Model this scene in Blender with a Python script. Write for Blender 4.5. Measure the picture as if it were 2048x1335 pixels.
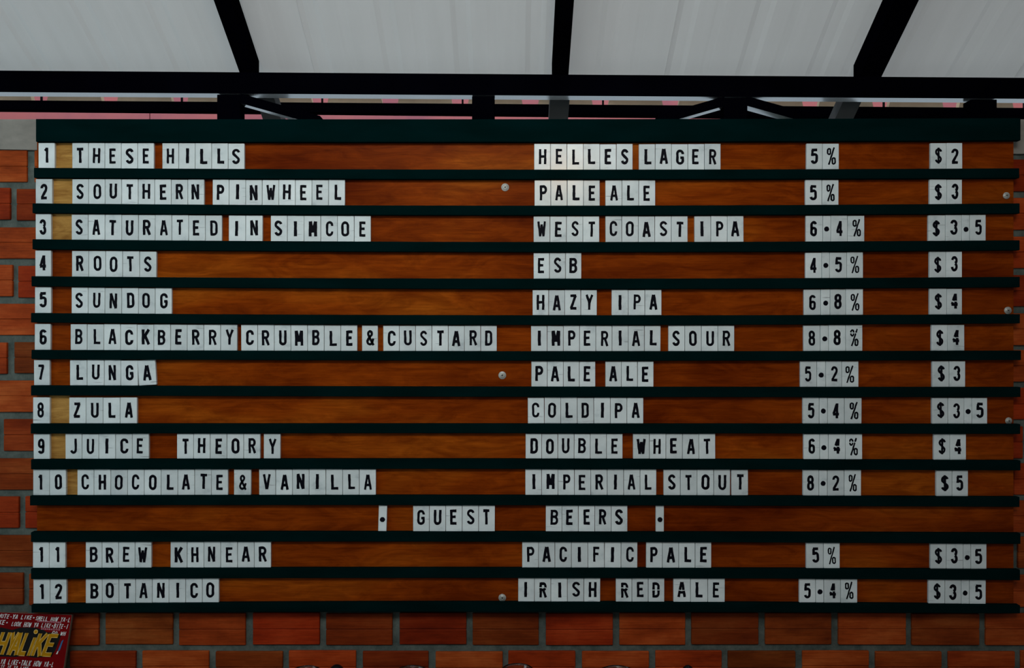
import bpy, bmesh, math, random
from mathutils import Vector, Matrix
random.seed(7)
PI = math.pi
for o in list(bpy.data.objects):
    bpy.data.objects.remove(o, do_unlink=True)
S = bpy.context.scene
COL = S.collection

# ------------------------------------------------------------------ camera, world, light
F = 1600.0                 # focal length in photo pixels (2048 wide)
D = 2.192                  # camera to the front of the board panel (y = 0)
ZC = 1.90                  # eye height
cam = bpy.data.cameras.new('camera')
cam.sensor_fit = 'HORIZONTAL'; cam.sensor_width = 36.0; cam.lens = 36.0 * F / 2048.0
cam.clip_start = 0.05
camo = bpy.data.objects.new('camera', cam); COL.objects.link(camo)
camo.location = (0, -D, ZC); camo.rotation_euler = (PI / 2, 0, 0)
S.camera = camo

w = bpy.data.worlds.new('sky'); S.world = w; w.use_nodes = True
bg = w.node_tree.nodes['Background']
bg.inputs[0].default_value = (0.76, 0.89, 1.0, 1)
# an overcast sky: bright overhead, softer towards the horizon, a clear view of it beyond the wall (+y)
wn = w.node_tree; wt = wn.nodes.new('ShaderNodeTexCoord'); wx = wn.nodes.new('ShaderNodeSeparateXYZ')
wn.links.new(wt.outputs['Generated'], wx.inputs[0])
def wmap(sock, a, b_, c, d):
    r = wn.nodes.new('ShaderNodeMapRange'); wn.links.new(wx.outputs[sock], r.inputs[0])
    for k, v in zip((1, 2, 3, 4), (a, b_, c, d)): r.inputs[k].default_value = v
    return r.outputs[0]
wadd = wn.nodes.new('ShaderNodeMath'); wadd.operation = 'MAXIMUM'
wn.links.new(wmap('Y', -0.1, 0.6, 0.04, 0.42), wadd.inputs[0]); wn.links.new(wmap('Z', 0.45, 0.8, 0.04, 1.15), wadd.inputs[1])
wn.links.new(wadd.outputs[0], bg.inputs[1])

def area(name, loc, target, sx, sy, power, colr, spread=180):
    l = bpy.data.lights.new(name, 'AREA'); l.shape = 'RECTANGLE'; l.size = sx; l.size_y = sy
    l.energy = power; l.color = colr; l.spread = math.radians(spread)
    o = bpy.data.objects.new(name, l); COL.objects.link(o); o.location = loc
    o.rotation_euler = (Vector(target) - Vector(loc)).to_track_quat('-Z', 'Y').to_euler()
    return o
area('board_fill', (-0.35, -3.0, ZC + 1.72), (-0.35, 0, ZC + 0.85), 1.8, 0.7, 16.5, (0.90, 0.98, 1.0), 88)  # added fill lamp behind the camera, spread narrowed to shape falloff on the board
area('daylight_open_side', (-3.4, -1.9, ZC + 0.35), (-0.8, 0, ZC + 0.1), 1.4, 1.2, 19, (0.60, 0.90, 1.0))
area('daylight_beyond_wall', (0, 0.35, ZC + 2.2), (0, 0.8, ZC + 0.6), 5.0, 0.5, 42, (0.95, 0.98, 1.0))
pl = bpy.data.lights.new('warm_bulb', 'POINT'); pl.energy = 13; pl.color = (1.0, 0.55, 0.22); pl.shadow_soft_size = 0.05
plo = bpy.data.objects.new('warm_bulb', pl); COL.objects.link(plo); plo.location = (0.30, -2.55, ZC + 0.95)

S.view_settings.view_transform = 'Standard'; S.view_settings.look = 'None'
S.view_settings.exposure = 0.0; S.view_settings.gamma = 1.0
S.view_settings.use_curve_mapping = False

# ------------------------------------------------------------------ helpers
def W(px, py, y=0.0):
    """photo pixel measured on the plane at depth y -> metres"""
    k = (D + y) / F
    return Vector(((px - 1024.0) * k, y, ZC + (667.5 - py) * k))

def lin(c):
    return tuple((v / 255.0 / 12.92) if v / 255.0 <= 0.04045 else ((v / 255.0 + 0.055) / 1.055) ** 2.4 for v in c)

def new_mat(name, color, rough=0.5, metal=0.0):
    m = bpy.data.materials.new(name); m.use_nodes = True
    b = m.node_tree.nodes['Principled BSDF']
    b.inputs['Base Color'].default_value = (*color, 1); b.inputs['Roughness'].default_value = rough
    b.inputs['Metallic'].default_value = metal
    return m, m.node_tree, b

def noise_color(m, nt, b, stops, scale, stretch=(1, 1, 1), detail=4, rough=0.55, rnd=0.0, coord='Object', bump=0.0, dist=0.0):
    tc = nt.nodes.new('ShaderNodeTexCoord'); mp = nt.nodes.new('ShaderNodeMapping')
    mp.inputs['Scale'].default_value = stretch
    src = tc.outputs[coord]
    if rnd:
        oi = nt.nodes.new('ShaderNodeObjectInfo'); ml = nt.nodes.new('ShaderNodeVectorMath'); ml.operation = 'ADD'
        sc = nt.nodes.new('ShaderNodeMath'); sc.operation = 'MULTIPLY'; sc.inputs[1].default_value = rnd
        nt.links.new(oi.outputs['Random'], sc.inputs[0])
        nt.links.new(src, ml.inputs[0]); nt.links.new(sc.outputs[0], ml.inputs[1]); src = ml.outputs[0]
    nt.links.new(src, mp.inputs[0])
    n = nt.nodes.new('ShaderNodeTexNoise'); n.inputs['Scale'].default_value = scale
    n.inputs['Detail'].default_value = detail; n.inputs['Roughness'].default_value = rough
    n.inputs['Distortion'].default_value = dist
    nt.links.new(mp.outputs[0], n.inputs['Vector'])
    r = nt.nodes.new('ShaderNodeValToRGB')
    while len(r.color_ramp.elements) < len(stops): r.color_ramp.elements.new(0.5)
    for e, (p, c) in zip(r.color_ramp.elements, stops): e.position = p; e.color = (*c, 1)
    nt.links.new(n.outputs['Fac'], r.inputs[0]); nt.links.new(r.outputs[0], b.inputs['Base Color'])
    if bump:
        bp = nt.nodes.new('ShaderNodeBump'); bp.inputs['Strength'].default_value = bump; bp.inputs['Distance'].default_value = 0.002
        nt.links.new(n.outputs['Fac'], bp.inputs['Height']); nt.links.new(bp.outputs[0], b.inputs['Normal'])
    return n, r

def mixc(nt, a, bcol, fac, blend='MIX'):
    mx = nt.nodes.new('ShaderNodeMix'); mx.data_type = 'RGBA'; mx.blend_type = blend
    for s, v in ((mx.inputs[0], fac), (mx.inputs[6], a), (mx.inputs[7], bcol)):
        if hasattr(v, 'is_output'): nt.links.new(v, s)
        else: s.default_value = v
    return mx.outputs[2]

# ------------------------------------------------------------------ materials
# stained plywood: large patches of tone, long fine grain
def make_wood(name, dark, mid, light):
    m, nt, b = new_mat(name, mid, 0.36)
    n1, r1 = noise_color(m, nt, b, [(0.30, dark), (0.52, mid), (0.75, light)], 1.5, (0.9, 1, 2.4), 3, 0.55, dist=0.5)
    tc = nt.nodes.new('ShaderNodeTexCoord'); mp = nt.nodes.new('ShaderNodeMapping')
    mp.inputs['Scale'].default_value = (2.4, 1, 60); nt.links.new(tc.outputs['Object'], mp.inputs[0])
    mp.inputs['Rotation'].default_value = (0, 0.03, 0)
    n2 = nt.nodes.new('ShaderNodeTexNoise'); n2.inputs['Scale'].default_value = 3.0; n2.inputs['Detail'].default_value = 8
    n2.inputs['Roughness'].default_value = 0.7; n2.inputs['Distortion'].default_value = 0.9
    nt.links.new(mp.outputs[0], n2.inputs['Vector'])
    r2 = nt.nodes.new('ShaderNodeValToRGB'); r2.color_ramp.elements[0].position = 0.32; r2.color_ramp.elements[0].color = (0.62, 0.55, 0.5, 1)
    r2.color_ramp.elements[1].position = 0.66; r2.color_ramp.elements[1].color = (1.12, 1.12, 1.1, 1)
    nt.links.new(n2.outputs['Fac'], r2.inputs[0])
    o = mixc(nt, r1.outputs[0], r2.outputs[0], 0.8, 'MULTIPLY')
    mp3 = nt.nodes.new('ShaderNodeMapping'); mp3.inputs['Scale'].default_value = (0.7, 1, 2.6); mp3.inputs['Rotation'].default_value = (0, 0.25, 0)
    nt.links.new(tc.outputs['Object'], mp3.inputs[0])
    n3 = nt.nodes.new('ShaderNodeTexNoise'); n3.inputs['Scale'].default_value = 10; n3.inputs['Detail'].default_value = 6
    n3.inputs['Roughness'].default_value = 0.62; n3.inputs['Distortion'].default_value = 1.6
    nt.links.new(mp3.outputs[0], n3.inputs['Vector'])
    r3 = nt.nodes.new('ShaderNodeValToRGB'); r3.color_ramp.elements[0].position = 0.34; r3.color_ramp.elements[0].color = (0.60, 0.50, 0.42, 1)
    r3.color_ramp.elements[1].position = 0.66; r3.color_ramp.elements[1].color = (1.22, 1.26, 1.3, 1)
    nt.links.new(n3.outputs['Fac'], r3.inputs[0])
    o = mixc(nt, o, r3.outputs[0], 0.8, 'MULTIPLY')
    nt.links.new(o, b.inputs['Base Color'])
    b.inputs['Specular IOR Level'].default_value = 0.015
    return m
M_WOOD = make_wood('stained_plywood', (0.125, 0.0155, 0.0008), (0.240, 0.0400, 0.0022), (0.37, 0.094, 0.0070))
M_BARE = make_wood('bare_plywood', (0.37, 0.19, 0.048), (0.47, 0.25, 0.065), (0.55, 0.31, 0.09))

M_GREEN, nt, b = new_mat('dark_green_paint', (0.004, 0.016, 0.013), 0.55)
noise_color(M_GREEN, nt, b, [(0.3, (0.0004, 0.0068, 0.0066)), (0.7, (0.0006, 0.0098, 0.0100))], 6, (1, 1, 4), 3)
b.inputs['Specular IOR Level'].default_value = 0.0

M_TILE, nt, b = new_mat('white_tile_paint', (0.72, 0.74, 0.73), 0.2)
n, r = noise_color(M_TILE, nt, b, [(0.22, (0.40, 0.45, 0.46)), (0.40, (0.615, 0.665, 0.662)), (0.75, (0.735, 0.78, 0.77))], 16, (1, 1, 1.3), 5, 0.6, rnd=40, bump=0.05)
oi = nt.nodes.new('ShaderNodeObjectInfo'); mr = nt.nodes.new('ShaderNodeMapRange')
mr.inputs[3].default_value = 0.92; mr.inputs[4].default_value = 1.10
nt.links.new(oi.outputs['Random'], mr.inputs[0])
cb = nt.nodes.new('ShaderNodeCombineColor')
for i in range(3): nt.links.new(mr.outputs[0], cb.inputs[i])
tl = mixc(nt, r.outputs[0], cb.outputs[0], 1.0, 'MULTIPLY')
# fine dark scuffs, mostly lengthwise
tc = nt.nodes.new('ShaderNodeTexCoord'); va = nt.nodes.new('ShaderNodeVectorMath'); va.operation = 'ADD'
sc = nt.nodes.new('ShaderNodeMath'); sc.operation = 'MULTIPLY'; sc.inputs[1].default_value = 73
nt.links.new(oi.outputs['Random'], sc.inputs[0]); nt.links.new(tc.outputs['Object'], va.inputs[0]); nt.links.new(sc.outputs[0], va.inputs[1])
mp = nt.nodes.new('ShaderNodeMapping'); mp.inputs['Scale'].default_value = (1.0, 1, 16); nt.links.new(va.outputs[0], mp.inputs[0])
n2 = nt.nodes.new('ShaderNodeTexNoise'); n2.inputs['Scale'].default_value = 14; n2.inputs['Detail'].default_value = 3
nt.links.new(mp.outputs[0], n2.inputs['Vector'])
m2 = nt.nodes.new('ShaderNodeMapRange'); m2.inputs[1].default_value = 0.68; m2.inputs[2].default_value = 0.76; m2.inputs[3].default_value = 0.0; m2.inputs[4].default_value = 0.7
nt.links.new(n2.outputs['Fac'], m2.inputs[0])
nt.links.new(mixc(nt, tl, (0.16, 0.17, 0.18, 1), m2.outputs[0]), b.inputs['Base Color'])
b.inputs['Specular IOR Level'].default_value = 0.35

M_INK, nt, b = new_mat('black_ink', (0.004, 0.004, 0.007), 0.5); b.inputs['Specular IOR Level'].default_value = 0.2

M_BRICK, nt, b = new_mat('red_clay_brick', (0.36, 0.06, 0.015), 0.55)
n, r = noise_color(M_BRICK, nt, b, [(0.28, (0.17, 0.023, 0.0035)), (0.5, (0.33, 0.054, 0.009)), (0.72, (0.47, 0.105, 0.022))], 5.5, (1, 1, 2.6), 5, 0.65, bump=0.3)
tc = nt.nodes.new('ShaderNodeTexCoord'); mp = nt.nodes.new('ShaderNodeMapping'); mp.inputs['Scale'].default_value = (3, 1, 70)
nt.links.new(tc.outputs['Object'], mp.inputs[0])
n2 = nt.nodes.new('ShaderNodeTexNoise'); n2.inputs['Scale'].default_value = 4; n2.inputs['Detail'].default_value = 5
nt.links.new(mp.outputs[0], n2.inputs['Vector'])
r2 = nt.nodes.new('ShaderNodeValToRGB'); r2.color_ramp.elements[0].position = 0.35; r2.color_ramp.elements[0].color = (0.72, 0.7, 0.7, 1)
r2.color_ramp.elements[1].position = 0.62; r2.color_ramp.elements[1].color = (1.1, 1.1, 1.1, 1)
nt.links.new(n2.outputs['Fac'], r2.inputs[0])
va = nt.nodes.new('ShaderNodeVertexColor'); va.layer_name = 'tone'
o = mixc(nt, r.outputs[0], r2.outputs[0], 0.7, 'MULTIPLY')
o = mixc(nt, o, va.outputs['Color'], 1.0, 'MULTIPLY')
nt.links.new(o, b.inputs['Base Color']); b.inputs['Specular IOR Level'].default_value = 0.06

M_MORTAR, nt, b = new_mat('grey_mortar', (0.16, 0.15, 0.12), 0.9)
noise_color(M_MORTAR, nt, b, [(0.3, (0.044, 0.060, 0.054)), (0.7, (0.128, 0.145, 0.126))], 26, (1, 1, 1), 6, 0.7, bump=0.6)
b.inputs['Specular IOR Level'].default_value = 0.1
M_PLASTER, nt, b = new_mat('cement_render', (0.4, 0.37, 0.33), 0.9)
noise_color(M_PLASTER, nt, b, [(0.3, (0.17, 0.155, 0.135)), (0.7, (0.29, 0.265, 0.23))], 9, (1, 1, 2), 6, 0.6, bump=0.25)

M_STEEL, nt, b = new_mat('black_steel_paint', (0.0035, 0.0035, 0.006), 0.5)
noise_color(M_STEEL, nt, b, [(0.3, (0.0004, 0.0004, 0.0012)), (0.7, (0.0009, 0.0009, 0.0024))], 5)
b.inputs['Specular IOR Level'].default_value = 0.0
M_RSTEEL, nt, b = new_mat('lit_black_steel', (0.035, 0.04, 0.042), 0.6)  # rear part of the black rafters, daylight on them put into a lighter colour
noise_color(M_RSTEEL, nt, b, [(0.3, (0.028, 0.032, 0.034)), (0.7, (0.045, 0.05, 0.052))], 14)
M_UNDERSHINE, nt, b = new_mat('underside_reflection', (0.8, 0.84, 0.84), 0.22, 0.85)  # reflected outdoor light put into a pale metallic colour on black steel undersides
noise_color(M_UNDERSHINE, nt, b, [(0.3, (0.66, 0.71, 0.73)), (0.7, (0.78, 0.82, 0.83))], 7)
M_SHEET, nt, b = new_mat('white_roof_sheet', (0.5, 0.5, 0.49), 0.5)
noise_color(M_SHEET, nt, b, [(0.3, (0.80, 0.79, 0.765)), (0.7, (0.88, 0.87, 0.85))], 3, (6, 0.6, 0.6), 4)
# the sheet lets part of the sky's light through
tr = nt.nodes.new('ShaderNodeBsdfTranslucent'); tr.inputs[0].default_value = (0.66, 0.665, 0.66, 1)
mxs = nt.nodes.new('ShaderNodeMixShader'); mxs.inputs[0].default_value = 0.46
nt.links.new(b.outputs[0], mxs.inputs[1]); nt.links.new(tr.outputs[0], mxs.inputs[2])
nt.links.new(mxs.outputs[0], nt.nodes['Material Output'].inputs['Surface'])
M_PINK, nt, b = new_mat('faded_pink_paint', (0.62, 0.17, 0.19), 0.6)
noise_color(M_PINK, nt, b, [(0.3, (0.50, 0.15, 0.20)), (0.5, (0.66, 0.19, 0.21)), (0.72, (0.75, 0.20, 0.19))], 4, (1, 1, 1), 4)
M_TAN, nt, b = new_mat('tan_foam', (0.46, 0.33, 0.22), 0.8)
noise_color(M_TAN, nt, b, [(0.3, (0.36, 0.26, 0.17)), (0.7, (0.5, 0.37, 0.25))], 9)
M_SCREW, nt, b = new_mat('zinc_screw', (0.62, 0.60, 0.55), 0.45, 0.25)
noise_color(M_SCREW, nt, b, [(0.3, (0.30, 0.30, 0.27)), (0.7, (0.50, 0.48, 0.43))], 200)
M_DARK, nt, b = new_mat('dark_recess', (0.01, 0.01, 0.01), 0.7)
M_RED, nt, b = new_mat('red_print', (0.30, 0.008, 0.018), 0.5); b.inputs['Specular IOR Level'].default_value = 0.04
noise_color(M_RED, nt, b, [(0.3, (0.115, 0.0008, 0.0015)), (0.7, (0.165, 0.0012, 0.0025))], 12)
M_WHITE, nt, b = new_mat('white_print', (0.62, 0.60, 0.58), 0.5)
M_PINKP, nt, b = new_mat('pink_print', (0.42, 0.14, 0.17), 0.5)
M_GOLD, nt, b = new_mat('gold_print', (0.40, 0.185, 0.004), 0.5)
M_PALEG, nt, b = new_mat('pale_gold_print', (0.58, 0.38, 0.12), 0.5)
M_BLUE, nt, b = new_mat('blue_print', (0.035, 0.13, 0.28), 0.5)
M_EDGE, nt, b = new_mat('board_edge', (0.16, 0.13, 0.10), 0.8)
M_FLOOR, nt, b = new_mat('concrete_floor', (0.35, 0.33, 0.30), 0.8)
noise_color(M_FLOOR, nt, b, [(0.3, (0.44, 0.43, 0.40)), (0.7, (0.56, 0.54, 0.50))], 2)
M_LACQ, nt, b = new_mat('black_lacquer', (0.006, 0.006, 0.007), 0.25)
M_GLASS, nt, b = new_mat('clear_glass', (0.86, 0.95, 0.94), 0.03)
b.inputs['Transmission Weight'].default_value = 1.0; b.inputs['IOR'].default_value = 1.48
for m in (M_INK, M_DARK, M_WHITE, M_PINKP, M_GOLD, M_PALEG, M_BLUE, M_EDGE, M_LACQ):
    nt = m.node_tree; bb = nt.nodes['Principled BSDF']; c = tuple(bb.inputs['Base Color'].default_value)[:3]
    bb.inputs['Specular IOR Level'].default_value = 0.3 if m is M_LACQ else 0.04
    noise_color(m, nt, bb, [(0.3, tuple(v * 0.85 for v in c)), (0.7, tuple(min(1, v * 1.12) for v in c))], 60)

# ------------------------------------------------------------------ mesh helpers
def bm_box(bm, lo, hi, mi=0, bev=0.0):
    r = bmesh.ops.create_cube(bm, size=1.0)
    c = (Vector(lo) + Vector(hi)) / 2; s = Vector(hi) - Vector(lo)
    for v in r['verts']: v.co = Vector((v.co.x * s.x, v.co.y * s.y, v.co.z * s.z)) + c
    fs = set(f for v in r['verts'] for f in v.link_faces)
    for f in fs: f.material_index = mi
    if bev:
        es = list(set(e for v in r['verts'] for e in v.link_edges))
        rr = bmesh.ops.bevel(bm, geom=es, offset=bev, segments=1, affect='EDGES', clamp_overlap=True)
        for f in rr['faces']: f.material_index = mi
    return fs

def bm_sections(bm, secs, mi=0):
    """loft closed cross sections (equal vertex counts), capped"""
    rings = [[bm.verts.new(p) for p in s] for s in secs]
    n = len(rings[0])
    for a, c in zip(rings, rings[1:]):
        for i in range(n):
            f = bm.faces.new((a[i], a[(i + 1) % n], c[(i + 1) % n], c[i])); f.material_index = mi
    for rg, rev in ((rings[0], True), (rings[-1], False)):
        f = bm.faces.new(rg[::-1] if rev else rg); f.material_index = mi
    return rings

def bm_lathe(bm, prof, cx, cy, n=40, mi=0, closed=False):
    rings = []
    for r, z in prof:
        if r < 1e-6: rings.append([bm.verts.new((cx, cy, z))])
        else: rings.append([bm.verts.new((cx + r * math.cos(2 * PI * i / n), cy + r * math.sin(2 * PI * i / n), z)) for i in range(n)])
    prs = list(zip(rings, rings[1:])) + ([(rings[-1], rings[0])] if closed else [])
    for a, c in prs:
        for i in range(n):
            j = (i + 1) % n
            if len(a) == 1 and len(c) == 1: continue
            if len(a) == 1: f = bm.faces.new((a[0], c[j], c[i]))
            elif len(c) == 1: f = bm.faces.new((a[i], a[j], c[0]))
            else: f = bm.faces.new((a[i], a[j], c[j], c[i]))
            f.smooth = True; f.material_index = mi

def finish(name, bm, mats, parent=None, loc=None, normals=True):
    if normals: bmesh.ops.recalc_face_normals(bm, faces=bm.faces[:])
    me = bpy.data.meshes.new(name); bm.to_mesh(me); bm.free()
    for m in (mats if isinstance(mats, (list, tuple)) else [mats]): me.materials.append(m)
    o = bpy.data.objects.new(name, me); COL.objects.link(o)
    if parent: o.parent = parent
    if loc is not None: o.location = loc
    return o

def thing(name, label, cat, loc=(0, 0, 0), group=None):
    o = bpy.data.objects.new(name, None); COL.objects.link(o); o.location = loc; o.empty_display_size = 0.05
    o['label'] = label; o['category'] = cat
    if group: o['group'] = group
    return o

def tag(o, label, cat, group=None):
    o['label'] = label; o['category'] = cat
    if group: o['group'] = group
    return o

def struct(o): o['kind'] = 'structure'; return o

def L3(v, x):        # value measured at left (70), middle (1000) and right (2000) of the board
    a, bq, c = v
    x0, x1, x2 = 70.0, 1000.0, 2000.0
    return a * (x - x1) * (x - x2) / ((x0 - x1) * (x0 - x2)) + bq * (x - x0) * (x - x2) / ((x1 - x0) * (x1 - x2)) + c * (x - x0) * (x - x1) / ((x2 - x0) * (x2 - x1))

# ------------------------------------------------------------------ structure: floor, wall, roof
bm = bmesh.new(); bm_box(bm, (-5, -6, -0.1), (5, 3, 0.0)); struct(finish('floor', bm, M_FLOOR))

WY = 0.022          # brick face depth
COURSES_L = [300, 376, 453, 530, 607, 684, 761, 838, 915, 992, 1069, 1146, 1225, 1302]
COURSES_R = [318, 395, 472, 549, 625, 700, 776, 852, 926, 1000, 1074, 1150, 1226, 1302]
JOINT = [60, 27, 100, 30, 95, 21, 95, 0, 116, 43, 125, 52, 205, 278]
def course(k):
    if k < 14: return COURSES_L[k], COURSES_R[k]
    return 1302 + 76.5 * (k - 13), 1302 + 76.5 * (k - 13)
NCO = 26
topz = W(0, 239.5, WY).z
bm = bmesh.new()
tone = bm.loops.layers.color.new('tone')
bm_box(bm, (-2.6, WY + 0.007, 0.0), (2.6, WY + 0.10, topz), 1)
rb = random.Random(3)
for k in range(NCO):
    yl, yr = course(k)
    jo = JOINT[k] if k < 14 else (205 if k % 2 == 0 else 278)
    pitch = 146.6
    j = jo - pitch * 7
    while j < 2900:
        a, c = j + 6.5, j + pitch - 6.5
        j += pitch
        a += rb.uniform(-1.5, 1.5); c += rb.uniform(-1.5, 1.5)
        t = ((a + c) / 2) / 2048.0
        top = yl + (yr - yl) * t + rb.uniform(-1.2, 1.2); bot = top + 63 + rb.uniform(-1, 1)
        mid = (top + bot) / 2 + rb.uniform(-1, 1)
        p0, p1, pm = W(a, bot, WY), W(c, top, WY), W(a, mid, WY)
        if p0.z < 0.02 or p0.x < -2.58 or p1.x > 2.58: continue
        g = rb.uniform(0.72, 1.12); hue = rb.uniform(0.74, 1.12)
        dy = rb.uniform(-0.0015, 0.0015)
        nb = len(bm.faces)
        for lo, hi in ((p0.z, pm.z - 0.0009), (pm.z + 0.0009, p1.z)):
            bm_box(bm, (p0.x, WY + dy, lo), (p1.x, WY + 0.03, hi), 0, 0.0016)
        bm_box(bm, (p0.x + 0.002, WY + dy + 0.0025, p0.z + 0.002), (p1.x - 0.002, WY + 0.03, p1.z - 0.002), 0)
        bm.faces.ensure_lookup_table()
        for f in bm.faces[nb:]:
            for l in f.loops: l[tone] = (g, g * hue, g * hue, 1)
struct(finish('wall_back', bm, [M_BRICK, M_MORTAR]))

# cement band that caps the brickwork
bm = bmesh.new()
secs = []
for i in range(33):
    px = -900 + 3900 * i / 32
    yb = 298.5 + (9.0 * px / 2048) + 1.2 * math.sin(i * 1.7)
    a, c = W(px, 239.0, WY), W(px, yb, WY)
    secs.append([(a.x, WY - 0.003, a.z), (a.x, WY + 0.006, a.z + 0.0005), (a.x, WY + 0.006, c.z), (a.x, WY - 0.001, c.z)])
bm_sections(bm, secs)
struct(finish('trim_1', bm, M_PLASTER))

# roof sheet (seen from below), trapezoid ribs running down the slope
TH = math.atan(998.0 / F)
YB0, YB1 = 0.035, 0.075                 # beam depth
RT = 14.5 / 2048                        # roof frame drops a little to the right
def beam_top(px): return 141.0 + RT * px
zr0 = W(1024, 148.3, YB0).z             # rafter underside where it meets the beam
def roof_z(x, y, up):                   # a plane parallel to the rafters, `up` above their underside
    return zr0 + up - math.tan(TH) * (y - YB0) - RT * x * 1.0
SHEET_UP = 0.082
bm = bmesh.new()
prof = []
k0 = 1.37e-3
ribs = [310 + 147 * k for k in range(-12, 24)]
seams = {604: 1, 1339: 1, -131: 1, 2074: 1}
for rx in ribs:
    x0 = (rx - 1018) * 1.375e-3
    s = 0.0018 if rx in seams else 0.0
    prof += [(x0, 0.0 - s), (x0 + 0.014, 0.0042), (x0 + 0.041, 0.0042), (x0 + 0.055, 0.0), (x0 + 0.098, 0.0), (x0 + 0.104, 0.0006), (x0 + 0.121, 0.0006), (x0 + 0.127, 0.0)]
    if s: prof[-8:-8] = [(x0 - 0.002, 0.0), (x0 - 0.002, -s)]
prof = [p for p in prof if -3.3 < p[0] < 3.3]
rows = [(-5.0), (-2.5), (-1.2), (-0.4), (0.15)]
rg = []
for y in rows: rg.append([bm.verts.new((x, y, roof_z(x, y, SHEET_UP) + u)) for x, u in prof])
for a, c in zip(rg, rg[1:]):
    for i in range(len(prof) - 1): bm.faces.new((a[i], a[i + 1], c[i + 1], c[i]))
o = finish('ceiling', bm, M_SHEET); struct(o)
sm = o.modifiers.new('thickness', 'SOLIDIFY'); sm.thickness = 0.0012; sm.offset = 1

# pink painted board behind the purlin
bm = bmesh.new()
YF = 0.80
for i in range(3):
    xa, xb = -1100 + 1400 * i, -1100 + 1400 * (i + 1) - 2
    a, c = W(xa, 272, YF), W(xb, 180, YF)
    dz = -RT * ((a.x + c.x) / 2)
    bm_box(bm, (a.x, YF, a.z + dz), (c.x, YF + 0.018, c.z + dz), 0, 0.002)
struct(finish('trim_2', bm, M_PINK))

# ------------------------------------------------------------------ steel roof frame
frame = thing('roof_frame', 'black painted steel roof frame above the menu board under the white roof sheets', 'roof frame', (0, YB0, zr0))
def part(name, bm, mats, label=None):
    o = finish(name, bm, mats, frame); o.matrix_parent_inverse = Matrix.Translation(-frame.location)
    if label: o['label'] = label
    return o
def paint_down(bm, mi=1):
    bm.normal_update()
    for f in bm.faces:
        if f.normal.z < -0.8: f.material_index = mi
def tube_px(bm, x0, x1, top, bot, ya, yb):
    """bar along x; top and bottom measured on its front face"""
    secs = []
    for px in (x0, x1):
        a, c = W(px, top(px), ya), W(px, bot(px), ya)
        secs.append([(a.x, ya, a.z), (a.x, yb, a.z), (a.x, yb, c.z), (a.x, ya, c.z)])
    bm_sections(bm, secs); bmesh.ops.recalc_face_normals(bm, faces=bm.faces[:])
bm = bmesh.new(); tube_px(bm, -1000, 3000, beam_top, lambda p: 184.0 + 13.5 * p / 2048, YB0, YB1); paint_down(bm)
part('beam', bm, [M_STEEL, M_UNDERSHINE])
YP = 0.25
bm = bmesh.new(); tube_px(bm, -1000, 3000, lambda p: 200.2 + 15.5 * p / 2048, lambda p: 218.5 + 19.5 * p / 2048, YP, YP + 0.03)
part('purlin', bm, M_STEEL)
for a, c in ((434, 480), (944, 989), (1448, 1495), (1942, 1994)):
    bm = bmesh.new()
    zt = W(a, 186 + 13.5 * a / 2048, YB0).z
    p0, p1 = W(a, 300, YB0), W(c, 300, YB0)
    bm_box(bm, (p0.x, YB0, topz), (p1.x, YB1, zt), 0, 0.001)
    part('post', bm, M_STEEL)
def brace(x0, y0, x1, y1, th):
    bm = bmesh.new(); secs = []
    for px, py in ((x0, y0), (x1, y1)):
        a, c = W(px, py, YB0 + 0.002), W(px, py + th, YB0 + 0.002)
        secs.append([(a.x, YB0 + 0.002, a.z), (a.x, YB1 - 0.002, a.z), (a.x, YB1 - 0.002, c.z), (a.x, YB0 + 0.002, c.z)])
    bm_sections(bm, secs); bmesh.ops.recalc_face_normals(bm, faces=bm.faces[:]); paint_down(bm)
    part('brace', bm, [M_STEEL, M_UNDERSHINE])
brace(480, 186.5, 640, 231.5, 19.5); brace(1494, 192, 1625, 228.4, 19.5); brace(1449, 192.5, 1315, 230.6, 19.5)
def rafter(xl, xr, y0, y1, up0, h, mat, name, side=None):
    """xl, xr: photo x of the edges where the rafter meets the beam"""
    bm = bmesh.new(); secs = []
    k = (D + YB0) / F
    a, c = (xl - 1018) * k, (xr - 1018) * k
    for y in (y0, y1):
        z = roof_z((a + c) / 2, y, up0)
        secs.append([(a, y, z), (c, y, z), (c, y, z + h), (a, y, z + h)])
    bm_sections(bm, secs)
    return part(name, bm, mat)
for xl, xr in ((473, 504), (1099, 1131), (1712, 1757)):
    rafter(xl, xr, -4.6, YB1 - 0.004, 0.0, 0.066, M_STEEL, 'rafter')
for xl, xr in ((492, 530), (1096, 1136), (1696, 1734)):
    rafter(xl, xr, YB1, 0.24, -0.020, 0.045, M_RSTEEL, 'rear_rafter')
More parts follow.
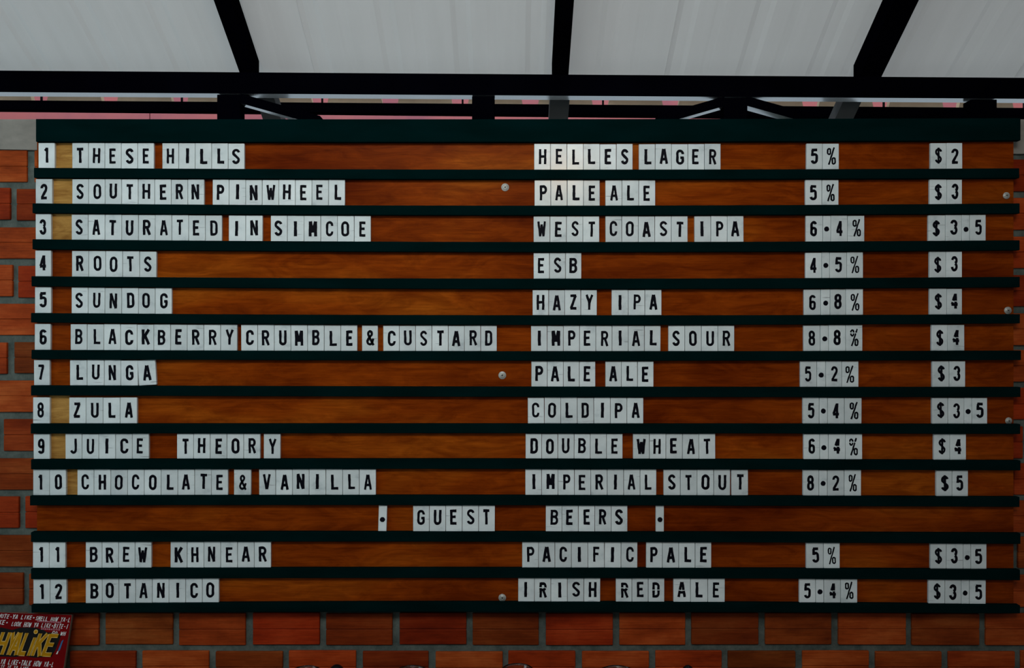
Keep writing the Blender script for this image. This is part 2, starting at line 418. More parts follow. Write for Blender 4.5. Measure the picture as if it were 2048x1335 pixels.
# tan closure strip with openings over the roof ribs, on top of the purlin
bm = bmesh.new()
kp = (D + YP) / F
opens = [(60 + 140.3 * i, 97 + 140.3 * i) for i in range(-6, 22)]
edges = [-900] + [e for o_ in opens for e in o_] + [3100]
for i in range(0, len(edges) - 1, 2):
    a, c = edges[i], edges[i + 1]
    if c - a < 2: continue
    f0 = lambda p: 200.2 + 15.5 * p / 2048
    p = [W(a + (-3 if i else 0), f0(a), YP + 0.01), W(c + 3, f0(c), YP + 0.01), W(c, f0(c) - 14, YP + 0.01), W(a, f0(a) - 14, YP + 0.01)]
    bm_sections(bm, [[(q.x, YP + 0.01, q.z) for q in p], [(q.x, YP + 0.03, q.z) for q in p]])
part('eave_closure', bm, M_TAN, 'tan closure strip with gaps over the roof ribs')
for i, (a, c) in enumerate(opens):
    if i % 2 == 0 and -100 < a < 2200:
        bm = bmesh.new(); px = (a + c) / 2 + 5; yy = 200.2 + 15.5 * px / 2048
        q = W(px, yy + 1, YP + 0.02); t = W(px + 1, yy - 12, YP + 0.02)
        bm_box(bm, (q.x - 0.0028, YP + 0.016, q.z), (q.x + 0.0028, YP + 0.022, t.z), 0, 0.0008)
        part('roof_screw', bm, M_DARK)

# ------------------------------------------------------------------ menu board
FRONT = -0.016          # front of the green strips
board = thing('menu_board', 'wide wooden beer menu board with dark green ledges on the brick wall', 'menu board', W(1050, 1226, 0.0))
def bpart(name, bm, mats, label=None):
    o = finish(name, bm, mats, board); o.matrix_parent_inverse = Matrix.Translation(-board.location)
    if label: o['label'] = label
    return o
STRIPS = [  # x start, x end, top (left, middle, right), bottom (left, middle, right)
    (72, 2041, (237.6, 238.0, 236.0), (283, 283.6, 280.5)),
    (68, 2038.5, (335.2, 338.7, 336.3), (355, 358, 356)),
    (65, 2039.3, (406.2, 410.8, 406.6), (425.6, 430, 426.8)),
    (65, 2039.3, (478, 483.4, 480.3), (498, 503.7, 500.3)),
    (63, 2039.5, (552, 556.7, 553.5), (572, 577.6, 574.2)),
    (62, 2039.8, (625.5, 629.8, 628), (644.6, 649.5, 646.6)),
    (63, 2042, (699.4, 702, 700.8), (717.7, 721, 719.8)),
    (62, 2041, (770.4, 773, 773.7), (790.3, 793.3, 793.6)),
    (61.5, 2040.5, (847, 846.9, 847.6), (866.7, 866, 867.4)),
    (62, 2041, (918.3, 917.3, 920.4), (938.2, 937.4, 940.2)),
    (60, 2039, (991, 990.4, 993.2), (1010.3, 1010, 1013.2)),
    (62, 2041, (1063.7, 1063.5, 1066), (1083.3, 1083, 1087)),
    (62, 2040, (1136.8, 1136, 1138.8), (1157.7, 1155.4, 1159.6)),
    (63, 2040, (1208.6, 1204.2, 1209.4), (1224.7, 1223.4, 1226)),
]
def strip_z(i, px, which):      # world z of a strip edge
    return W(px, L3(STRIPS[i][2 + which], px), FRONT).z
for i, (x0, x1, t, b_) in enumerate(STRIPS):
    bm = bmesh.new(); secs = []
    n = 28; ch = 0.0012
    for j in range(n + 1):
        px = x0 + (x1 - x0) * j / n
        zt, zb = strip_z(i, px, 0), strip_z(i, px, 1)
        x = W(px, 0, FRONT).x
        if i == 0 and j == 0: zb += 0.0
        secs.append([(x, FRONT, zb + ch), (x, FRONT, zt - ch), (x, FRONT + ch, zt), (x, 0.0005, zt), (x, 0.0005, zb), (x, FRONT + ch, zb)])
    bm_sections(bm, secs)
    bpart('header_board' if i == 0 else 'ledge', bm, M_GREEN)

# plywood panel with its pale unstained patches
bm = bmesh.new()
PX0, PX1 = 73.5, 2027.5
patch = {0: (108, 146), 1: (104, 146), 2: (101, 145), 7: (99, 140), 8: (99, 132), 9: (131, 156)}
zs = [W(0, L3(STRIPS[0][2], 1000) + 4, 0).z] + [W(0, (L3(s[2], 1000) + L3(s[3], 1000)) / 2, 0).z for s in STRIPS[1:]]
zs[-1] = W(0, 1222, 0).z
bm_box(bm, (W(PX0, 0).x, 0.0015, zs[-1]), (W(PX1, 0).x, 0.0155, zs[0]), 0, 0.0008)
for r_ in range(13):
    cuts = [PX0 + 0.6] + (list(patch[r_]) if r_ in patch else []) + [PX1 - 0.6]
    for q in range(len(cuts) - 1):
        a, c = W(cuts[q], 0).x, W(cuts[q + 1], 0).x
        mi = 1 if (r_ in patch and q == 1) else 0
        f = bm.faces.new([bm.verts.new(p) for p in ((a, 0, zs[r_]), (c, 0, zs[r_]), (c, 0, zs[r_ + 1]), (a, 0, zs[r_ + 1]))])
        f.material_index = mi
o = bpart('back_panel', bm, [M_WOOD, M_BARE])

def screw_bm(px, py, r_px, ang):
    bm = bmesh.new(); p = W(px, py, 0.0); R = r_px * D / F
    n = 28
    prof = [(R, 0.0), (R, -0.0012), (R * 0.90, -0.0018), (R * 0.60, -0.0016), (R * 0.55, -0.0028), (R * 0.45, -0.0032), (R * 0.30, -0.0033)]
    rings = [[bm.verts.new((p.x + r * math.cos(2 * PI * k / n), y, p.z + r * math.sin(2 * PI * k / n))) for k in range(n)] for r, y in prof]
    for a, c in zip(rings, rings[1:]):
        for k in range(n):
            f = bm.faces.new((a[k], a[(k + 1) % n], c[(k + 1) % n], c[k])); f.smooth = True
    bm.faces.new(rings[-1])
    for s in (0, PI / 2):                    # cross recess
        u = Vector((math.cos(ang + s), 0, math.sin(ang + s))); v = Vector((-u.z, 0, u.x))
        c0 = Vector((p.x, -0.0035, p.z)); L, Wd = R * 0.30, R * 0.07
        f = bm.faces.new([bm.verts.new(c0 + u * L * a + v * Wd * b2) for a, b2 in ((-1, -1), (1, -1), (1, 1), (-1, 1))]); f.material_index = 1
    return bm
for px, py, r_ in ((1010.3, 374.5, 7.8), (1004.6, 750, 7.8), (1004.6, 1194.5, 7.6), (2012.5, 391, 6.8), (2015.5, 620.5, 7.4), (2017, 841, 6.8)):
    bpart('screw', screw_bm(px, py, r_, random.uniform(0, 1.5)), [M_SCREW, M_DARK])

# ------------------------------------------------------------------ stroke lettering
def arc(cx, cy, rx, ry, a0, a1, n=None):
    n = n or max(4, int(abs(a1 - a0) / 14))
    return [(cx + rx * math.cos(math.radians(a0 + (a1 - a0) * i / n)), cy + ry * math.sin(math.radians(a0 + (a1 - a0) * i / n))) for i in range(n + 1)]
T, C = 15.0, 12.6
def ring(cx, cy, rx, ry, mid):       # closed upright stadium, mid = half straight length
    p = arc(cx, cy + mid, rx, ry, 0, 180) + arc(cx, cy - mid, rx, ry, 180, 360)
    return p + p[:2]
S_PATH = arc(0.2, 6.9, 5.7, 5.7, 12, 205) + arc(-0.2, -6.9, 5.7, 5.7, 25, -168)
SIX = arc(0, 7.8, 4.7, 4.8, 15, 180) + arc(0, -7.7, 4.7, 4.9, 180, 360) + arc(0, -3.3, 4.7, 4.6, 0, 165)
G = {
 'A': [[(-6.4, -T), (-0.9, T)], [(0.9, T), (6.4, -T)], [(-4.2, -5.6), (4.2, -5.6)]],
 'B': [[(-5.4, -T), (-5.4, T)], [(-5.4, C), (0.4, C)] + arc(0.6, 6.9, 4.9, 5.7, 85, -85) + [(-5.4, 1.0)], [(-4, 1.0), (0.6, 1.0)] + arc(0.6, -5.8, 5.3, 6.8, 85, -85) + [(-5.4, -C)]],
 'C': [arc(0, 6.7, 5.8, 5.9, -12, 180) + arc(0, -6.7, 5.8, 5.9, 180, 372)],
 'D': [[(-5.2, -T), (-5.2, T)], [(-5.2, C), (0.2, C)] + arc(0.2, 7.2, 5.4, 5.4, 85, 0) + arc(0.2, -7.2, 5.4, 5.4, 0, -85) + [(0.2, -C), (-5.2, -C)]],
 'E': [[(-5, -T), (-5, T)], [(-5, C), (6.4, C)], [(-5, 0.6), (4.6, 0.6)], [(-5, -C), (6.4, -C)]],
 'F': [[(-5, -T), (-5, T)], [(-5, C), (6.4, C)], [(-5, 0.6), (4.6, 0.6)]],
 'G': [arc(0, 6.7, 5.8, 5.9, -8, 180) + arc(0, -6.7, 5.8, 5.9, 180, 360) + [(5.8, -0.6)], [(0.4, -1.2), (8.0, -1.2)]],
 'H': [[(-5.7, -T), (-5.7, T)], [(5.7, -T), (5.7, T)], [(-5.7, 0.2), (5.7, 0.2)]],
 'I': [[(0, -T), (0, T)]],
 'J': [[(4.6, T), (4.6, -6.5)] + arc(-0.8, -6.9, 5.4, 5.7, 0, -165)],
 'K': [[(-5.6, -T), (-5.6, T)], [(6.6, T), (-4.2, -2.2)], [(-1.6, 2.5), (6.8, -T)]],
 'L': [[(-4.6, -T), (-4.6, T)], [(-4.6, -C), (6.6, -C)]],
 'M': [[(-6.2, -T), (-6.2, T)], [(6.2, -T), (6.2, T)], [(-5.6, T), (0, -7)], [(5.6, T), (0, -7)]],
 'N': [[(-5.5, -T), (-5.5, T)], [(5.5, -T), (5.5, T)], [(-5.4, T), (5.4, -T)]],
 'O': [ring(0, 0, 5.9, 5.9, 6.7)],
 'P': [[(-5.2, -T), (-5.2, T)], [(-5.2, C), (0.4, C)] + arc(0.6, 6.2, 5.2, 6.4, 85, -85) + [(-5.2, -0.2)]],
 'R': [[(-5.4, -T), (-5.4, T)], [(-5.4, C), (0.4, C)] + arc(0.5, 6.4, 5.1, 6.2, 85, -85) + [(-5.4, 0.2)], [(0.2, 0.6), (6.4, -T)]],
 'S': [S_PATH],
 'T': [[(-7, C), (7, C)], [(0, -T), (0, C)]],
 'U': [[(-5.7, T), (-5.7, -6.6)] + arc(0, -6.8, 5.7, 5.8, 185, 355) + [(5.7, -6.6), (5.7, T)]],
 'V': [[(-6.4, T), (-0.4, -T)], [(6.4, T), (0.4, -T)]],
 'W': [[(-7.2, T), (-3.6, -T)], [(-3.6, -T), (0, 9)], [(0, 9), (3.6, -T)], [(3.6, -T), (7.2, T)]],
 'Y': [[(-6.4, T), (0, -1.5)], [(6.4, T), (0, -1.5)], [(0, 0), (0, -T)]],
 'Z': [[(-6, C), (6.6, C)], [(5.2, 13), (-5.2, -13)], [(-6.6, -C), (6.6, -C)]],
 '0': [ring(0, 0, 4.9, 5.0, 7.6)],
 '1': [[(-3.4, 8.6), (1.0, T - 1)], [(1.0, -T), (1.0, T)]],
 '2': [arc(0, 7.4, 5.0, 5.2, 190, -15) + [(4.0, 2.6), (-4.6, -12)], [(-6.4, -C), (6.6, -C)]],
 '3': [arc(0, 6.9, 4.7, 5.7, 175, -75), arc(0, -6.0, 5.0, 6.6, 75, -178)],
 '4': [[(2.3, -T), (2.3, T)], [(1.6, T - 1), (-5.6, -6.4)], [(-7, -6.6), (6.8, -6.6)]],
 '5': [[(-5.6, C), (6, C)], [(-4.0, C), (-4.3, 0.4)], [(-4.3, 1.0)] + arc(0, -0.2, 4.9, 4.2, 140, 0) + arc(0, -7.6, 4.9, 5.0, 0, -172)],
 '6': [SIX],
 '7': [[(-6, C), (6.2, C)], [(4.6, 13), (-2.0, -T)]],
 '8': [ring(0, 6.9, 4.5, 4.6, 1.1), ring(0, -5.9, 4.9, 5.0, 1.7)],
 '9': [[(-x, -y) for x, y in SIX]],
 '%': [ring(-4.6, 9.3, 2.9, 2.9, 2.6), ring(4.9, -9.5, 2.9, 2.9, 2.9), [(6.2, 17.5), (-5.6, -17)]],
 '$': [S_PATH, [(0, 16), (0.4, -16)]],
 '&': [[(7.0, -T), (-3.2, 5.2)] + arc(0, 8.2, 3.9, 4.6, 200, -30) + [(-4.4, -3.2)] + arc(-0.6, -7.6, 5.1, 5.2, 135, 340) + [(7.0, -1.6)]],
 '-': [[(-4, -1), (4, -1)]],
}
WID = {'M': 5.6, 'W': 4.6, '%': 2.9, '$': 4.3, '&': 4.3, 'K': 5.2, 'I': 5.2, '3': 4.9, '4': 4.9}

def resample(pts, step):
    out = [Vector((*pts[0], 0))]
    for a, c in zip(pts, pts[1:]):
        a, c = Vector((*a, 0)), Vector((*c, 0)); d = (c - a).length
        if d < 1e-5: continue
        n = max(1, int(round(d / step)))
        for i in range(1, n + 1): out.append(a.lerp(c, i / n))
    return out

def strokes_to_bm(bm, strokes, width, to3d, rnd, rough=0.0, gap=None, step=1.6, mi=0, taper=0.0):
    """ribbon of the given width along every stroke; to3d(x, y, k) -> point, k = 1 front, 0 back"""
    for si, st in enumerate(strokes):
        P = resample(st, step); n = len(P)
        if n < 2: continue
        ph = rnd.uniform(0, 6.28); ph2 = rnd.uniform(0, 6.28); fr = rnd.uniform(0.35, 0.6)
        le, re = [], []
        for i, p in enumerate(P):
            d = (P[min(i + 1, n - 1)] - P[max(i - 1, 0)])
            if d.length < 1e-6: d = Vector((1, 0, 0))
            d.normalize(); nn = Vector((-d.y, d.x, 0))
            h = width / 2
            a = h + rough * (0.6 * math.sin(i * fr + ph) + rnd.uniform(-0.5, 0.5))
            c = h + rough * (0.6 * math.sin(i * fr * 1.3 + ph2) + rnd.uniform(-0.5, 0.5))
            le.append(p + nn * a); re.append(p - nn * c)
        for i in range(n - 1):
            my = (P[i].y + P[i + 1].y) / 2
            if gap and gap[0] < my < gap[1]: continue
            q = [le[i], re[i], re[i + 1], le[i + 1]]
            fv = [bm.verts.new(Vector(to3d(v.x, v.y, 1)) - Vector((0, 0.00003 * si, 0))) for v in q]
            f = bm.faces.new(fv); f.material_index = mi
    # dots are handled by the caller

def disc(bm, cx, cy, r, to3d, mi=0, n=18, rough=0.0, rnd=random):
    vs = [bm.verts.new(to3d(cx + (r + rnd.uniform(-rough, rough)) * math.cos(2 * PI * k / n), cy + (r + rnd.uniform(-rough, rough)) * math.sin(2 * PI * k / n), 1)) for k in range(n)]
    f = bm.faces.new(vs); f.material_index = mi

# ------------------------------------------------------------------ tiles
TY0, TY1 = -0.0005, -0.0085          # back and front of a tile
KT = (D + TY1) / F
ORD = ['', 'first', 'second', 'third', 'fourth', 'fifth', 'sixth', 'seventh', 'eighth', 'ninth', 'tenth']

def make_tile(row, ch, xa, xb, label, tilt=None, gap=None, shift=(0, 0)):
    """row 1..13 of the board (13 = last), xa..xb photo x of the tile's edges"""
    rnd = random.Random(hash((row, ch, int(xa * 10))) & 0xffff)
    rnd = random.Random(int(row * 7919 + xa * 131 + ord(ch) * 17))
    cx = (xa + xb) / 2
    ztop = strip_z(row, cx, 0); zup = strip_z(row - 1, cx, 1)
    wdt = (xb - xa - 0.9) * KT
    hgt = min(52.3 * KT, (zup - ztop) - 0.0012) - rnd.uniform(0, 0.0012)
    kind = 'letter_tile' if ch.isalpha() else 'number_tile' if ch.isdigit() else {'%': 'percent_tile', '$': 'dollar_tile', '.': 'dot_tile', '&': 'ampersand_tile'}[ch]
    bm = bmesh.new()
    bm_box(bm, (-wdt / 2, TY1, 0), (wdt / 2, TY0, hgt), 0, 0.0007)
    t = finish(kind, bm, M_TILE)
    t.location = (W(cx, 0, TY1).x, 0, ztop + 0.0002)
    rot = tilt if tilt is not None else math.radians(rnd.uniform(-0.25, 0.25))
    t.rotation_euler = (0, rot, 0)
    if tilt: t.location.z += abs(math.sin(tilt)) * wdt / 2
    cat = 'letter tile' if ch.isalpha() else 'number tile' if ch.isdigit() else 'symbol tile'
    tag(t, label, cat, {'letter tile': 'letter tiles on the menu board', 'number tile': 'number tiles on the menu board', 'symbol tile': 'symbol tiles on the menu board'}[cat])
    # printed character
    ox = shift[0] + rnd.uniform(-1.4, 1.4); oy = shift[1] + rnd.uniform(-1.0, 1.0)
    if ch == '.': oy = shift[1] - 2.0 + rnd.uniform(-1.5, 1.5); ox = rnd.uniform(-0.6, 0.6)
    sc = 1.0; mz = hgt / 2 + 0.0004
    sx = rnd.uniform(0.95, 1.05); ro = math.radians(rnd.uniform(-1.2, 1.2)); cr, sr = math.cos(ro), math.sin(ro)
    def to3d(x, y, k):
        x *= sx * (1.0 if ch in '.IL' else 0.91)
        return ((x * cr - y * sr + ox) * KT, TY1 - 0.0003, (x * sr + y * cr + oy) * KT + mz)
    bm = bmesh.new()
    if ch == '.': disc(bm, 0, 0, 5.1, to3d, rough=0.25, rnd=rnd)
    else:
        wd = WID.get(ch, 4.75) * 1.13 * rnd.uniform(0.92, 1.08)
        strokes_to_bm(bm, G[ch], wd, to3d, rnd, rough=0.30, gap=gap)
    for f in bm.faces: f.normal_update()
    for f in bm.faces:
        if f.normal.y > 0: f.normal_flip()
    finish('printed_letter' if ch.isalpha() else 'printed_digit' if ch.isdigit() else 'printed_symbol', bm, M_INK, t, normals=False)
    return t

def spread(x0, x1, n): return [x0 + (x1 - x0) * i / n for i in range(n + 1)]
def rowtxt(r): return 'row numbered %d' % r
KINDNAME = lambda ch: ('letter ' + ch) if ch.isalpha() else ('digit ' + ch)

# (board slot, printed number, number tile edges, [name words], [style words], strength, price)
DATA = [
 (1, 1, [76.4, 109.8], [('THESE', 143.9, 308.1), ('HILLS', 324.2, 489.2)], [('HELLES', 1068, 1265.6), ('LAGER', 1277.6, 1441.6)],
  ('5%', [1612.5, 1645, 1678.2]), ('$2', [1860.8, 1893, 1925.2])),
 (2, 2, [70.8, 104.7], [('SOUTHERN', 143.9, 408.5), ('PINWHEEL', 424.8, 690.1)], [('PALE', 1068.8, 1199.9), ('ALE', 1210.6, 1310.9)],
  ('5%', [1610.5, 1644, 1677.5]), ('$3', [1859, 1893.5, 1924.5])),
 (3, 3, [70.8, 102.6], [('SATURATED', 142.9, 444.1), ('IN', 457.1, 525.3), ('SIMCOE', 541.1, 741.8)], [('WEST', 1067, 1198.9), ('COAST', 1210.8, 1375.6), ('IPA', 1388.8, 1487.6)],
  ('6.4%', [1611.5, 1645.6, 1661.7, 1695.3, 1729.2]), ('$3.5', [1856.5, 1890.6, 1923.6, 1939.5, 1972])),
 (4, 4, [70, 102.4], [('ROOTS', 143.4, 313)], [('ESB', 1067, 1163)],
  ('4.5%', [1610.8, 1643.5, 1659.4, 1693.8, 1726.6]), ('$3', [1858.8, 1892, 1924.5])),
 (5, 5, [69.3, 102.4], [('SUNDOG', 142.6, 343.8)], [('HAZY', 1064.9, 1194), ('IPA', 1223, 1323.4)],
  ('6.8%', [1607.7, 1641.6, 1660.4, 1691.7, 1726.6]), ('$4', [1859, 1893.7, 1924.5])),
 (6, 6, [68.8, 101.3], [('BLACKBERRY', 140.8, 474.4), ('CRUMBLE', 482, 714.8), ('&', 723.7, 756), ('CUSTARD', 766.2, 993.9)], [('IMPERIAL', 1061.9, 1321.4), ('SOUR', 1336.6, 1469)],
  ('8.8%', [1607, 1640.6, 1657.4, 1691.5, 1725.4]), ('$4', [1862.9, 1895.3, 1929.3])),
 (7, 7, [67.5, 99.8], [('LUNGA', [139.5, 174, 208.5, 241.5, 276, 277.6, 313.4])], [('PALE', 1062.4, 1191), ('ALE', 1210.6, 1307.4)],
  ('5.2%', [1600.3, 1633.9, 1651.5, 1683.8, 1717.5]), ('$3', [1864.6, 1898.5, 1930.9])),
 (8, 8, [65.4, 99.8], [('ZULA', 137.8, 274.3)], [('COLDIPA', 1055.5, 1287)],
  ('5.4%', [1605.4, 1638.5, 1655.3, 1689, 1723.6]), ('$3.5', [1864, 1896, 1928.3, 1944, 1975])),
 (9, 9, [66.7, 100], [('JUICE', 130.4, 298), ('THEORY', [353.5, 387, 420.4, 453.8, 487.2, 520.7, 527.1, 561])], [('DOUBLE', 1050.9, 1245.5), ('WHEAT', 1265.9, 1431)],
  ('6.4%', [1607, 1639.5, 1656.9, 1691, 1725]), ('$4', [1867.4, 1899.8, 1932.6])),
 (10, 10, [65.7, 99, 132.4], [('CHOCOLATE', 154.3, 456.3), ('&', 467.5, 502.2), ('VANILLA', 517.9, 752)], [('IMPERIAL', 1050.4, 1313), ('STOUT', [1327, 1360.8, 1394.2, 1427.5, 1460.5, 1462.6, 1496.6])],
  ('8.2%', [1605.7, 1638, 1655, 1688.4, 1722.6]), ('$5', [1872.5, 1904.4, 1936.5])),
 (12, 11, [65.2, 98.4, 131], [('BREW', 170.9, 303), ('KHNEAR', 340.5, 542.1)], [('PACIFIC', 1044, 1275), ('PALE', 1292, 1423)],
  ('5%', [1612.3, 1647.2, 1680]), ('$3.5', [1860.8, 1892.7, 1926.5, 1941.8, 1973.6])),
 (13, 12, [66.2, 100, 133.2], [('BOTANICO', 170.9, 438)], [('IRISH', 1036, 1200.7), ('RED', 1231.5, 1329), ('ALE', 1346.8, 1450)],
  ('5.4%', [1598.5, 1631.4, 1647.7, 1681.3, 1715]), ('$3.5', [1856.8, 1890, 1922.7, 1939, 1972])),
]
def edges_of(wd):
    """edges per letter; a longer list holds a gap (pairs after the break)"""
    txt = wd[0]
    if isinstance(wd[1], list):
        e = wd[1]; n = len(txt)
        # last tile stands apart
        return [(e[i], e[i + 1]) for i in range(n - 1)] + [(e[-2], e[-1])]
    e = spread(wd[1], wd[2], len(txt)); return list(zip(e, e[1:]))

GAPS = {(13, 'R'): (3.5, 5.2), (13, 'D'): (-0.5, 1.2)}
for slot, num, ne, names, styles, strength, price in DATA:
    R = rowtxt(num); s = str(num)
    for i, ch in enumerate(s):
        if len(s) == 1: lab = 'white tile with digit %s heading the row of that number' % ch
        else: lab = 'white tile with digit %s, %s digit of the row number %d' % (ch, ORD[i + 1], num)
        make_tile(slot, ch, ne[i], ne[i + 1], lab)
    wi = 0
    nwords = sum(1 for n_ in names if n_[0] != '&')
    for wd in names:
        if wd[0] == '&':
            make_tile(slot, '&', wd[1], wd[2], 'white tile with ampersand in the beer name, ' + R); continue
        wi += 1
        for i, (ch, (a, c)) in enumerate(zip(wd[0], edges_of(wd))):
            wtxt = 'the beer name' if nwords == 1 else '%s name word' % ORD[wi]
            tl = None; adj = 'white'
            if wd[0] == 'LUNGA' and i == 4: tl = math.radians(-3.2); adj = 'tilted white'
            make_tile(slot, ch, a, c, '%s tile with letter %s, %s tile of %s, %s' % (adj, ch, ORD[i + 1], wtxt, R), tl,
                      shift=(2 if ch == 'L' else 0, 0))
    for wd in styles:
        for i, (ch, (a, c)) in enumerate(zip(wd[0], edges_of(wd))):
            word = wd[0] if wd[0] != 'COLDIPA' else 'COLDIPA'
            gp = GAPS.get((slot, ch))
            if slot == 13 and wd[0] == 'ALE' and ch == 'A': gp = (-2.8, -1.2)
            make_tile(slot, ch, a, c, 'white tile with letter %s, %s letter of %s, %s' % (ch, ORD[i + 1], word, R), None, gp, shift=(1 if ch == 'L' else 0, 0))
    st, e = strength
    pct = st[:-1]
    for i, ch in enumerate(st):
        if ch == '%': lab = 'white tile with percent sign in the strength column, ' + R
        elif ch == '.': lab = 'narrow white tile with black dot in the %s percent strength, %s' % (pct, R)
        elif len(pct) == 1: lab = 'white tile with digit %s in the %s percent strength, %s' % (ch, pct, R)
        else: lab = 'white tile with digit %s %s the dot in the strength column, %s' % (ch, 'before' if i == 0 else 'after', R)
        gp = None
        if ch == '4' and slot in (5, 9, 13): gp = (-1.5, 0.2)
        if ch == '%' and slot in (6, 9): gp = (8.6, 9.8)
        make_tile(slot, ch, e[i], e[i + 1], lab, None, gp)
    pt, e = price
    for i, ch in enumerate(pt):
        if ch == '$': lab = 'white tile with dollar sign in the price column, ' + R
        elif ch == '.': lab = 'narrow white tile with black dot in the price, ' + R
        elif len(pt) == 2: lab = 'white tile with price digit %s at the right end, %s' % (ch, R)
        else: lab = 'white tile with digit %s %s the dot in the price, %s' % (ch, 'before' if i == 1 else 'after', R)
        gp = (-1.5, 0.2) if ch == '4' and slot in (5, 6, 9) else None
        make_tile(slot, ch, e[i], e[i + 1], lab, None, gp)
# the GUEST BEERS line (eleventh slot)
make_tile(11, '.', 755.8, 773.2, 'narrow tilted white tile with black dot, left of GUEST', math.radians(1.6))
for wd in (('GUEST', 825.8, 990), ('BEERS', 1091.2, 1255.2)):
    for i, (ch, (a, c)) in enumerate(zip(wd[0], edges_of(wd))):
        make_tile(11, ch, a, c, 'white tile with letter %s, %s letter of %s between the ledges' % (ch, ORD[i + 1], wd[0]), shift=(0, 2))
make_tile(11, '.', 1311.2, 1328.2, 'narrow upright white tile with black dot, right of BEERS')

# ------------------------------------------------------------------ things at the foot of the wall
SHZ = ZC - 1.02
bm = bmesh.new(); bm_box(bm, (-1.7, -0.30, SHZ - 0.035), (1.7, WY + 0.004, SHZ), 0, 0.003)
for x in (-1.3, -0.45, 0.45, 1.3): bm_box(bm, (x - 0.02, -0.24, SHZ - 0.20), (x + 0.02, WY + 0.004, SHZ - 0.035), 0, 0.002)
struct(finish('trim_3', bm, M_WOOD))

# red sign leaning on the wall
KS = (D - 0.004) / F
lean, roll = math.radians(-13.5), math.radians(2.0)
Rm = Matrix.Rotation(roll, 4, 'Y') @ Matrix.Rotation(lean, 4, 'X')
org = W(144, 1228.5, -0.004)
SH = (org.z - SHZ) / math.cos(lean) - 0.002
sign = thing('sign', 'red comic lettered sign leaning on the brick wall at the lower left', 'sign', (org.x, org.y, org.z))
sign.matrix_world = Matrix.Translation(org) @ Rm
SW = 330 * KS
bm = bmesh.new(); bm_box(bm, (-SW, 0, -SH), (0, 0.009, 0), 1, 0.0006)
bm.normal_update()
for f in bm.faces:
    if f.normal.y < -0.9: f.material_index = 0
finish('panel', bm, [M_RED, M_EDGE], sign, normals=True)
def sign_text(txt, x0, x1, yc, h, width, mi_mats, depth, slant=0.22, name='lettering', yslope=0.0, adv=20.0, dotr=4.5):
    n = len(txt); rnd = random.Random(len(txt) * 31 + int(yc))
    pitch = (x1 - x0) / n; sxx = pitch / adv; syy = h / 30.0
    bm = bmesh.new()
    for i, ch in enumerate(txt):
        if ch == ' ': continue
        cxx = x0 + pitch * (i + 0.5); cyy = yc + yslope * (cxx - x0) + rnd.uniform(-0.3, 0.3)
        sk = rnd.uniform(0.9, 1.1)
        def to3d(x, y, k, cxx=cxx, cyy=cyy, sk=sk):
            X = cxx + x * sxx * sk + y * syy * slant; Y = cyy - y * syy * sk
            return ((X - 144) * KS, -depth, -(Y - 1228.5) * KS)
        if ch == '.': disc(bm, 0, 0, dotr, to3d, n=10)
        else: strokes_to_bm(bm, G[ch], width, to3d, rnd, rough=0.35, step=3)
    bm.normal_update()
    for f in bm.faces:
        if f.normal.y > 0: f.normal_flip()
    return bm
def quad_bm(pts, depth):
    bm = bmesh.new()
    f = bm.faces.new([bm.verts.new(((x - 144) * KS, -depth, -(y - 1228.5) * KS)) for x, y in pts])
    f.normal_update()
    if f.normal.y > 0: f.normal_flip()
    return bm
# jagged black band behind the big word
finish('word_backing', quad_bm([(-120, 1266), (-60, 1258), (-20, 1264), (8, 1257), (30, 1261), (46, 1256), (74, 1255), (92, 1259), (100, 1263), (122, 1264), (129, 1268), (126, 1280),
        (122, 1296), (116, 1308), (84, 1311), (60, 1308), (46, 1311), (18, 1311), (-30, 1309), (-120, 1312)], 0.0004), M_DARK, sign, normals=False)
BIG = [('C', -22, 8), ('H', 2, 30), ('Y', 24, 46), ('A', 32, 56), ('L', 49, 74), ('I', 68, 84), ('K', 77, 104), ('E', 95, 128)]
bmp, bmg = bmesh.new(), bmesh.new(); rnd = random.Random(5)
for bi, (ch, xa, xb) in enumerate(BIG):
    cxx = (xa + xb) / 2; sxx = (xb - xa) * 0.72 / 17.0; cyy = 1286.5; syy = 46.0 / 33.0
    if ch == 'I': sxx = 1.0
    sh = 0.82 if ch == 'I' else 1.0
    for bmx, wide, dep in ((bmp, 9.4, 0.0006), (bmg, 6.6, 0.0008)):
        def to3d(x, y, k, cxx=cxx, sxx=sxx, sh=sh, dep=dep, bi=bi):
            yy = y * syy * sh - (4.0 if sh < 1 else 0)
            return ((cxx + x * sxx + yy * 0.22 - 144) * KS, -dep - 0.0004 * bi, -(cyy - yy - 1228.5) * KS)
        strokes_to_bm(bmx, G[ch], wide / ((sxx + 1.2) / 2.2) * 0.72, to3d, random.Random(bi), rough=0.2, step=3)
        if ch == 'I':
            disc(bmx, 79, 1262.5, 4.3 if bmx is bmp else 3.0, lambda x, y, k, dep=dep: ((x - 144) * KS, -dep - 0.0032, -(y - 1228.5) * KS), n=14)
for bmx, mat, nm in ((bmp, M_PALEG, 'lettering_outline'), (bmg, M_GOLD, 'big_lettering')):
    bmx.normal_update()
    for f in bmx.faces:
        if f.normal.y > 0: f.normal_flip()
    finish(nm, bmx, mat, sign, normals=False)
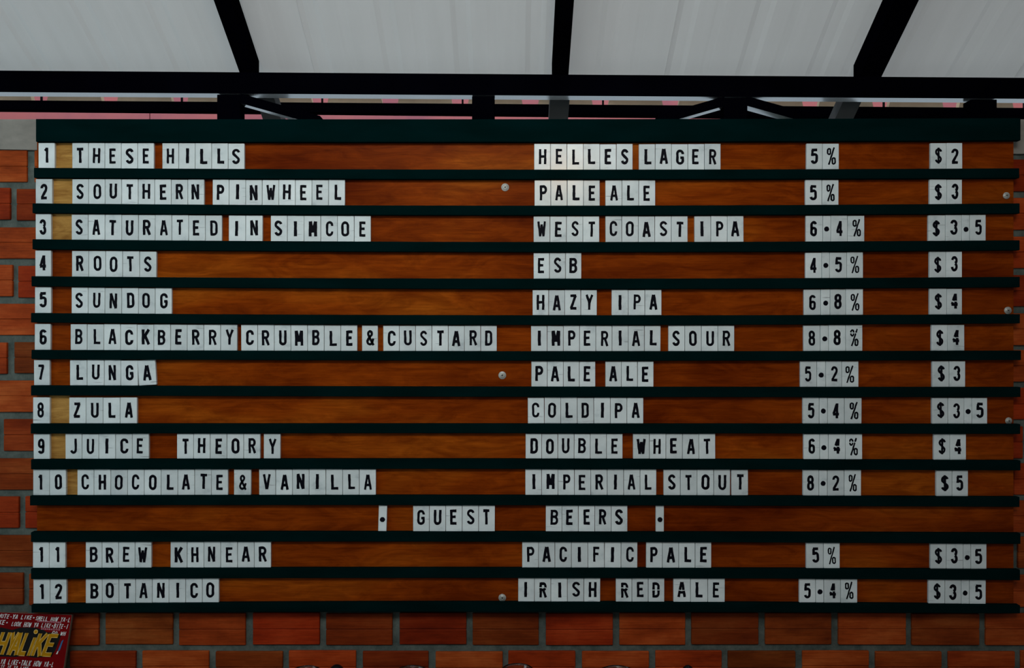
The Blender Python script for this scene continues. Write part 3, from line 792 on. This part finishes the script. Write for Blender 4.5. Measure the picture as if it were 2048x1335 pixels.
for txt, x0, x1, yc, h, wd in (('WUTE-YA LIKE.', -2, 72, 1235.5, 8, 4.6), ('SMELL HOW YA-L', 73, 143, 1237.5, 8, 4.4), ('IKE.', -6, 21, 1247, 8.5, 4.4), ('LOOK HOW YA LIKE.BITE-I', 27, 141, 1249.5, 8.5, 4.6),
                               ('GO WH', 110, 138, 1264, 7.5, 4.4), ('HOO YA LIKE.TALK HOW YA-L', -2, 124, 1320, 9.5, 4.6), ('IKE.BITE IF YA LIKE.', -6, 80, 1329.5, 6.5, 4.6)):
    finish('small_lettering', sign_text(txt, x0, x1, yc, h, wd, None, 0.0006, yslope=0.016 if yc < 1260 else 0.02), M_WHITE, sign, normals=False)
for txt, x0, x1, yc, h in (('TAST HOW IT IS LIKE', 77, 125, 1242.8, 2.6), ('HUM HOW YA LIKE', 87, 124, 1257, 3)):
    bm = bmesh.new()
    xq = x0; rnd = random.Random(int(yc))
    while xq < x1:                               # tiny illegible pink marks
        wq = rnd.uniform(1.2, 4.5); yy = yc + 0.02 * (xq - x0)
        f = bm.faces.new([bm.verts.new(((x - 144) * KS, -0.0006, -(y - 1228.5) * KS)) for x, y in ((xq, yy + h / 2), (xq + wq, yy + h / 2), (xq + wq + 0.7, yy - h / 2), (xq + 0.7, yy - h / 2))])
        f.normal_update()
        if f.normal.y > 0: f.normal_flip()
        xq += wq + rnd.uniform(0.6, 1.4)
    finish('tiny_lettering', bm, M_PINKP, sign, normals=False)
finish('blue_stripe', quad_bm([(132, 1278), (135, 1276), (131, 1296), (127, 1297)], 0.0006), M_BLUE, sign, normals=False)
finish('white_mark', quad_bm([(126.5, 1298), (129, 1296), (127.5, 1303), (124.5, 1303)], 0.0006), M_WHITE, sign, normals=False)

# glasses on the ledge (only their rims reach into the picture)
def glass(px, rim_py, r_px, yq, label):
    k = (D + yq) / F; c = W(px, rim_py, yq)
    R = r_px * k; H = W(0, rim_py, yq + R).z - SHZ
    t = thing('beer_glass', label, 'glass', (c.x, yq, SHZ), 'beer glasses below the menu board')
    prof = [(0, 0), (R * 0.70, 0), (R * 0.74, 0.004), (R * 0.80, H * 0.5), (R * 1.0, H - 0.002), (R * 0.985, H), (R * 0.95, H - 0.002), (R * 0.75, H * 0.5), (R * 0.68, 0.014), (0, 0.012)]
    bm = bmesh.new(); bm_lathe(bm, prof, 0, 0, 48); finish('bowl', bm, M_GLASS, t)
    bm = bmesh.new()
    bm_lathe(bm, [(R * 1.004, H - 0.006), (R * 1.012, H - 0.003), (R * 1.004, H), (R * 0.975, H + 0.0012), (R * 0.945, H), (R * 0.945, H - 0.003)], 0, 0, 48, closed=True)
    finish('rim', bm, M_GLASS, t)
    return t
glass(610, 1330, 31, -0.10, 'clear glass left of the black knob, leftmost glass rim at the bottom edge')
glass(822, 1329.5, 34, -0.10, 'clear glass right of the left black knob, below BOTANICO row')
glass(1035, 1325.5, 32, -0.10, 'clear glass with the highest rim, near bottom centre')
glass(1236, 1329.5, 38, -0.10, 'clear wide glass, rightmost glass rim at the bottom edge')
def knob(px, top_py, r_px, yq, label):
    k = (D + yq) / F; c = W(px, top_py, yq); R = r_px * k; H = c.z - SHZ
    t = thing('tap_handle', label, 'tap handle', (c.x, yq, SHZ), 'black tap handles below the menu board')
    bm = bmesh.new(); bm_lathe(bm, [(0, 0), (R * 1.5, 0), (R * 1.5, 0.006), (R * 0.6, 0.014), (R * 0.5, 0.02), (0, 0.02)], 0, 0, 32); finish('base', bm, M_SCREW, t)
    bm = bmesh.new(); zc_ = H - R
    bm_lathe(bm, [(0, 0.02), (R * 0.5, 0.02), (R * 0.62, H * 0.5), (R * 0.8, zc_ - 0.02)] + [(R * math.cos(a), zc_ + R * math.sin(a)) for a in [(-0.3 + i * (PI / 2 + 0.3) / 9) for i in range(9)]] + [(0, H)], 0, 0, 32)
    finish('grip', bm, M_LACQ, t)
knob(673, 1328.5, 15, -0.10, 'black rounded tap handle top between two glass rims, left of centre')
knob(1376, 1329.5, 11, -0.10, 'black rounded tap handle top right of all the glass rims')
bpy.context.view_layer.update()
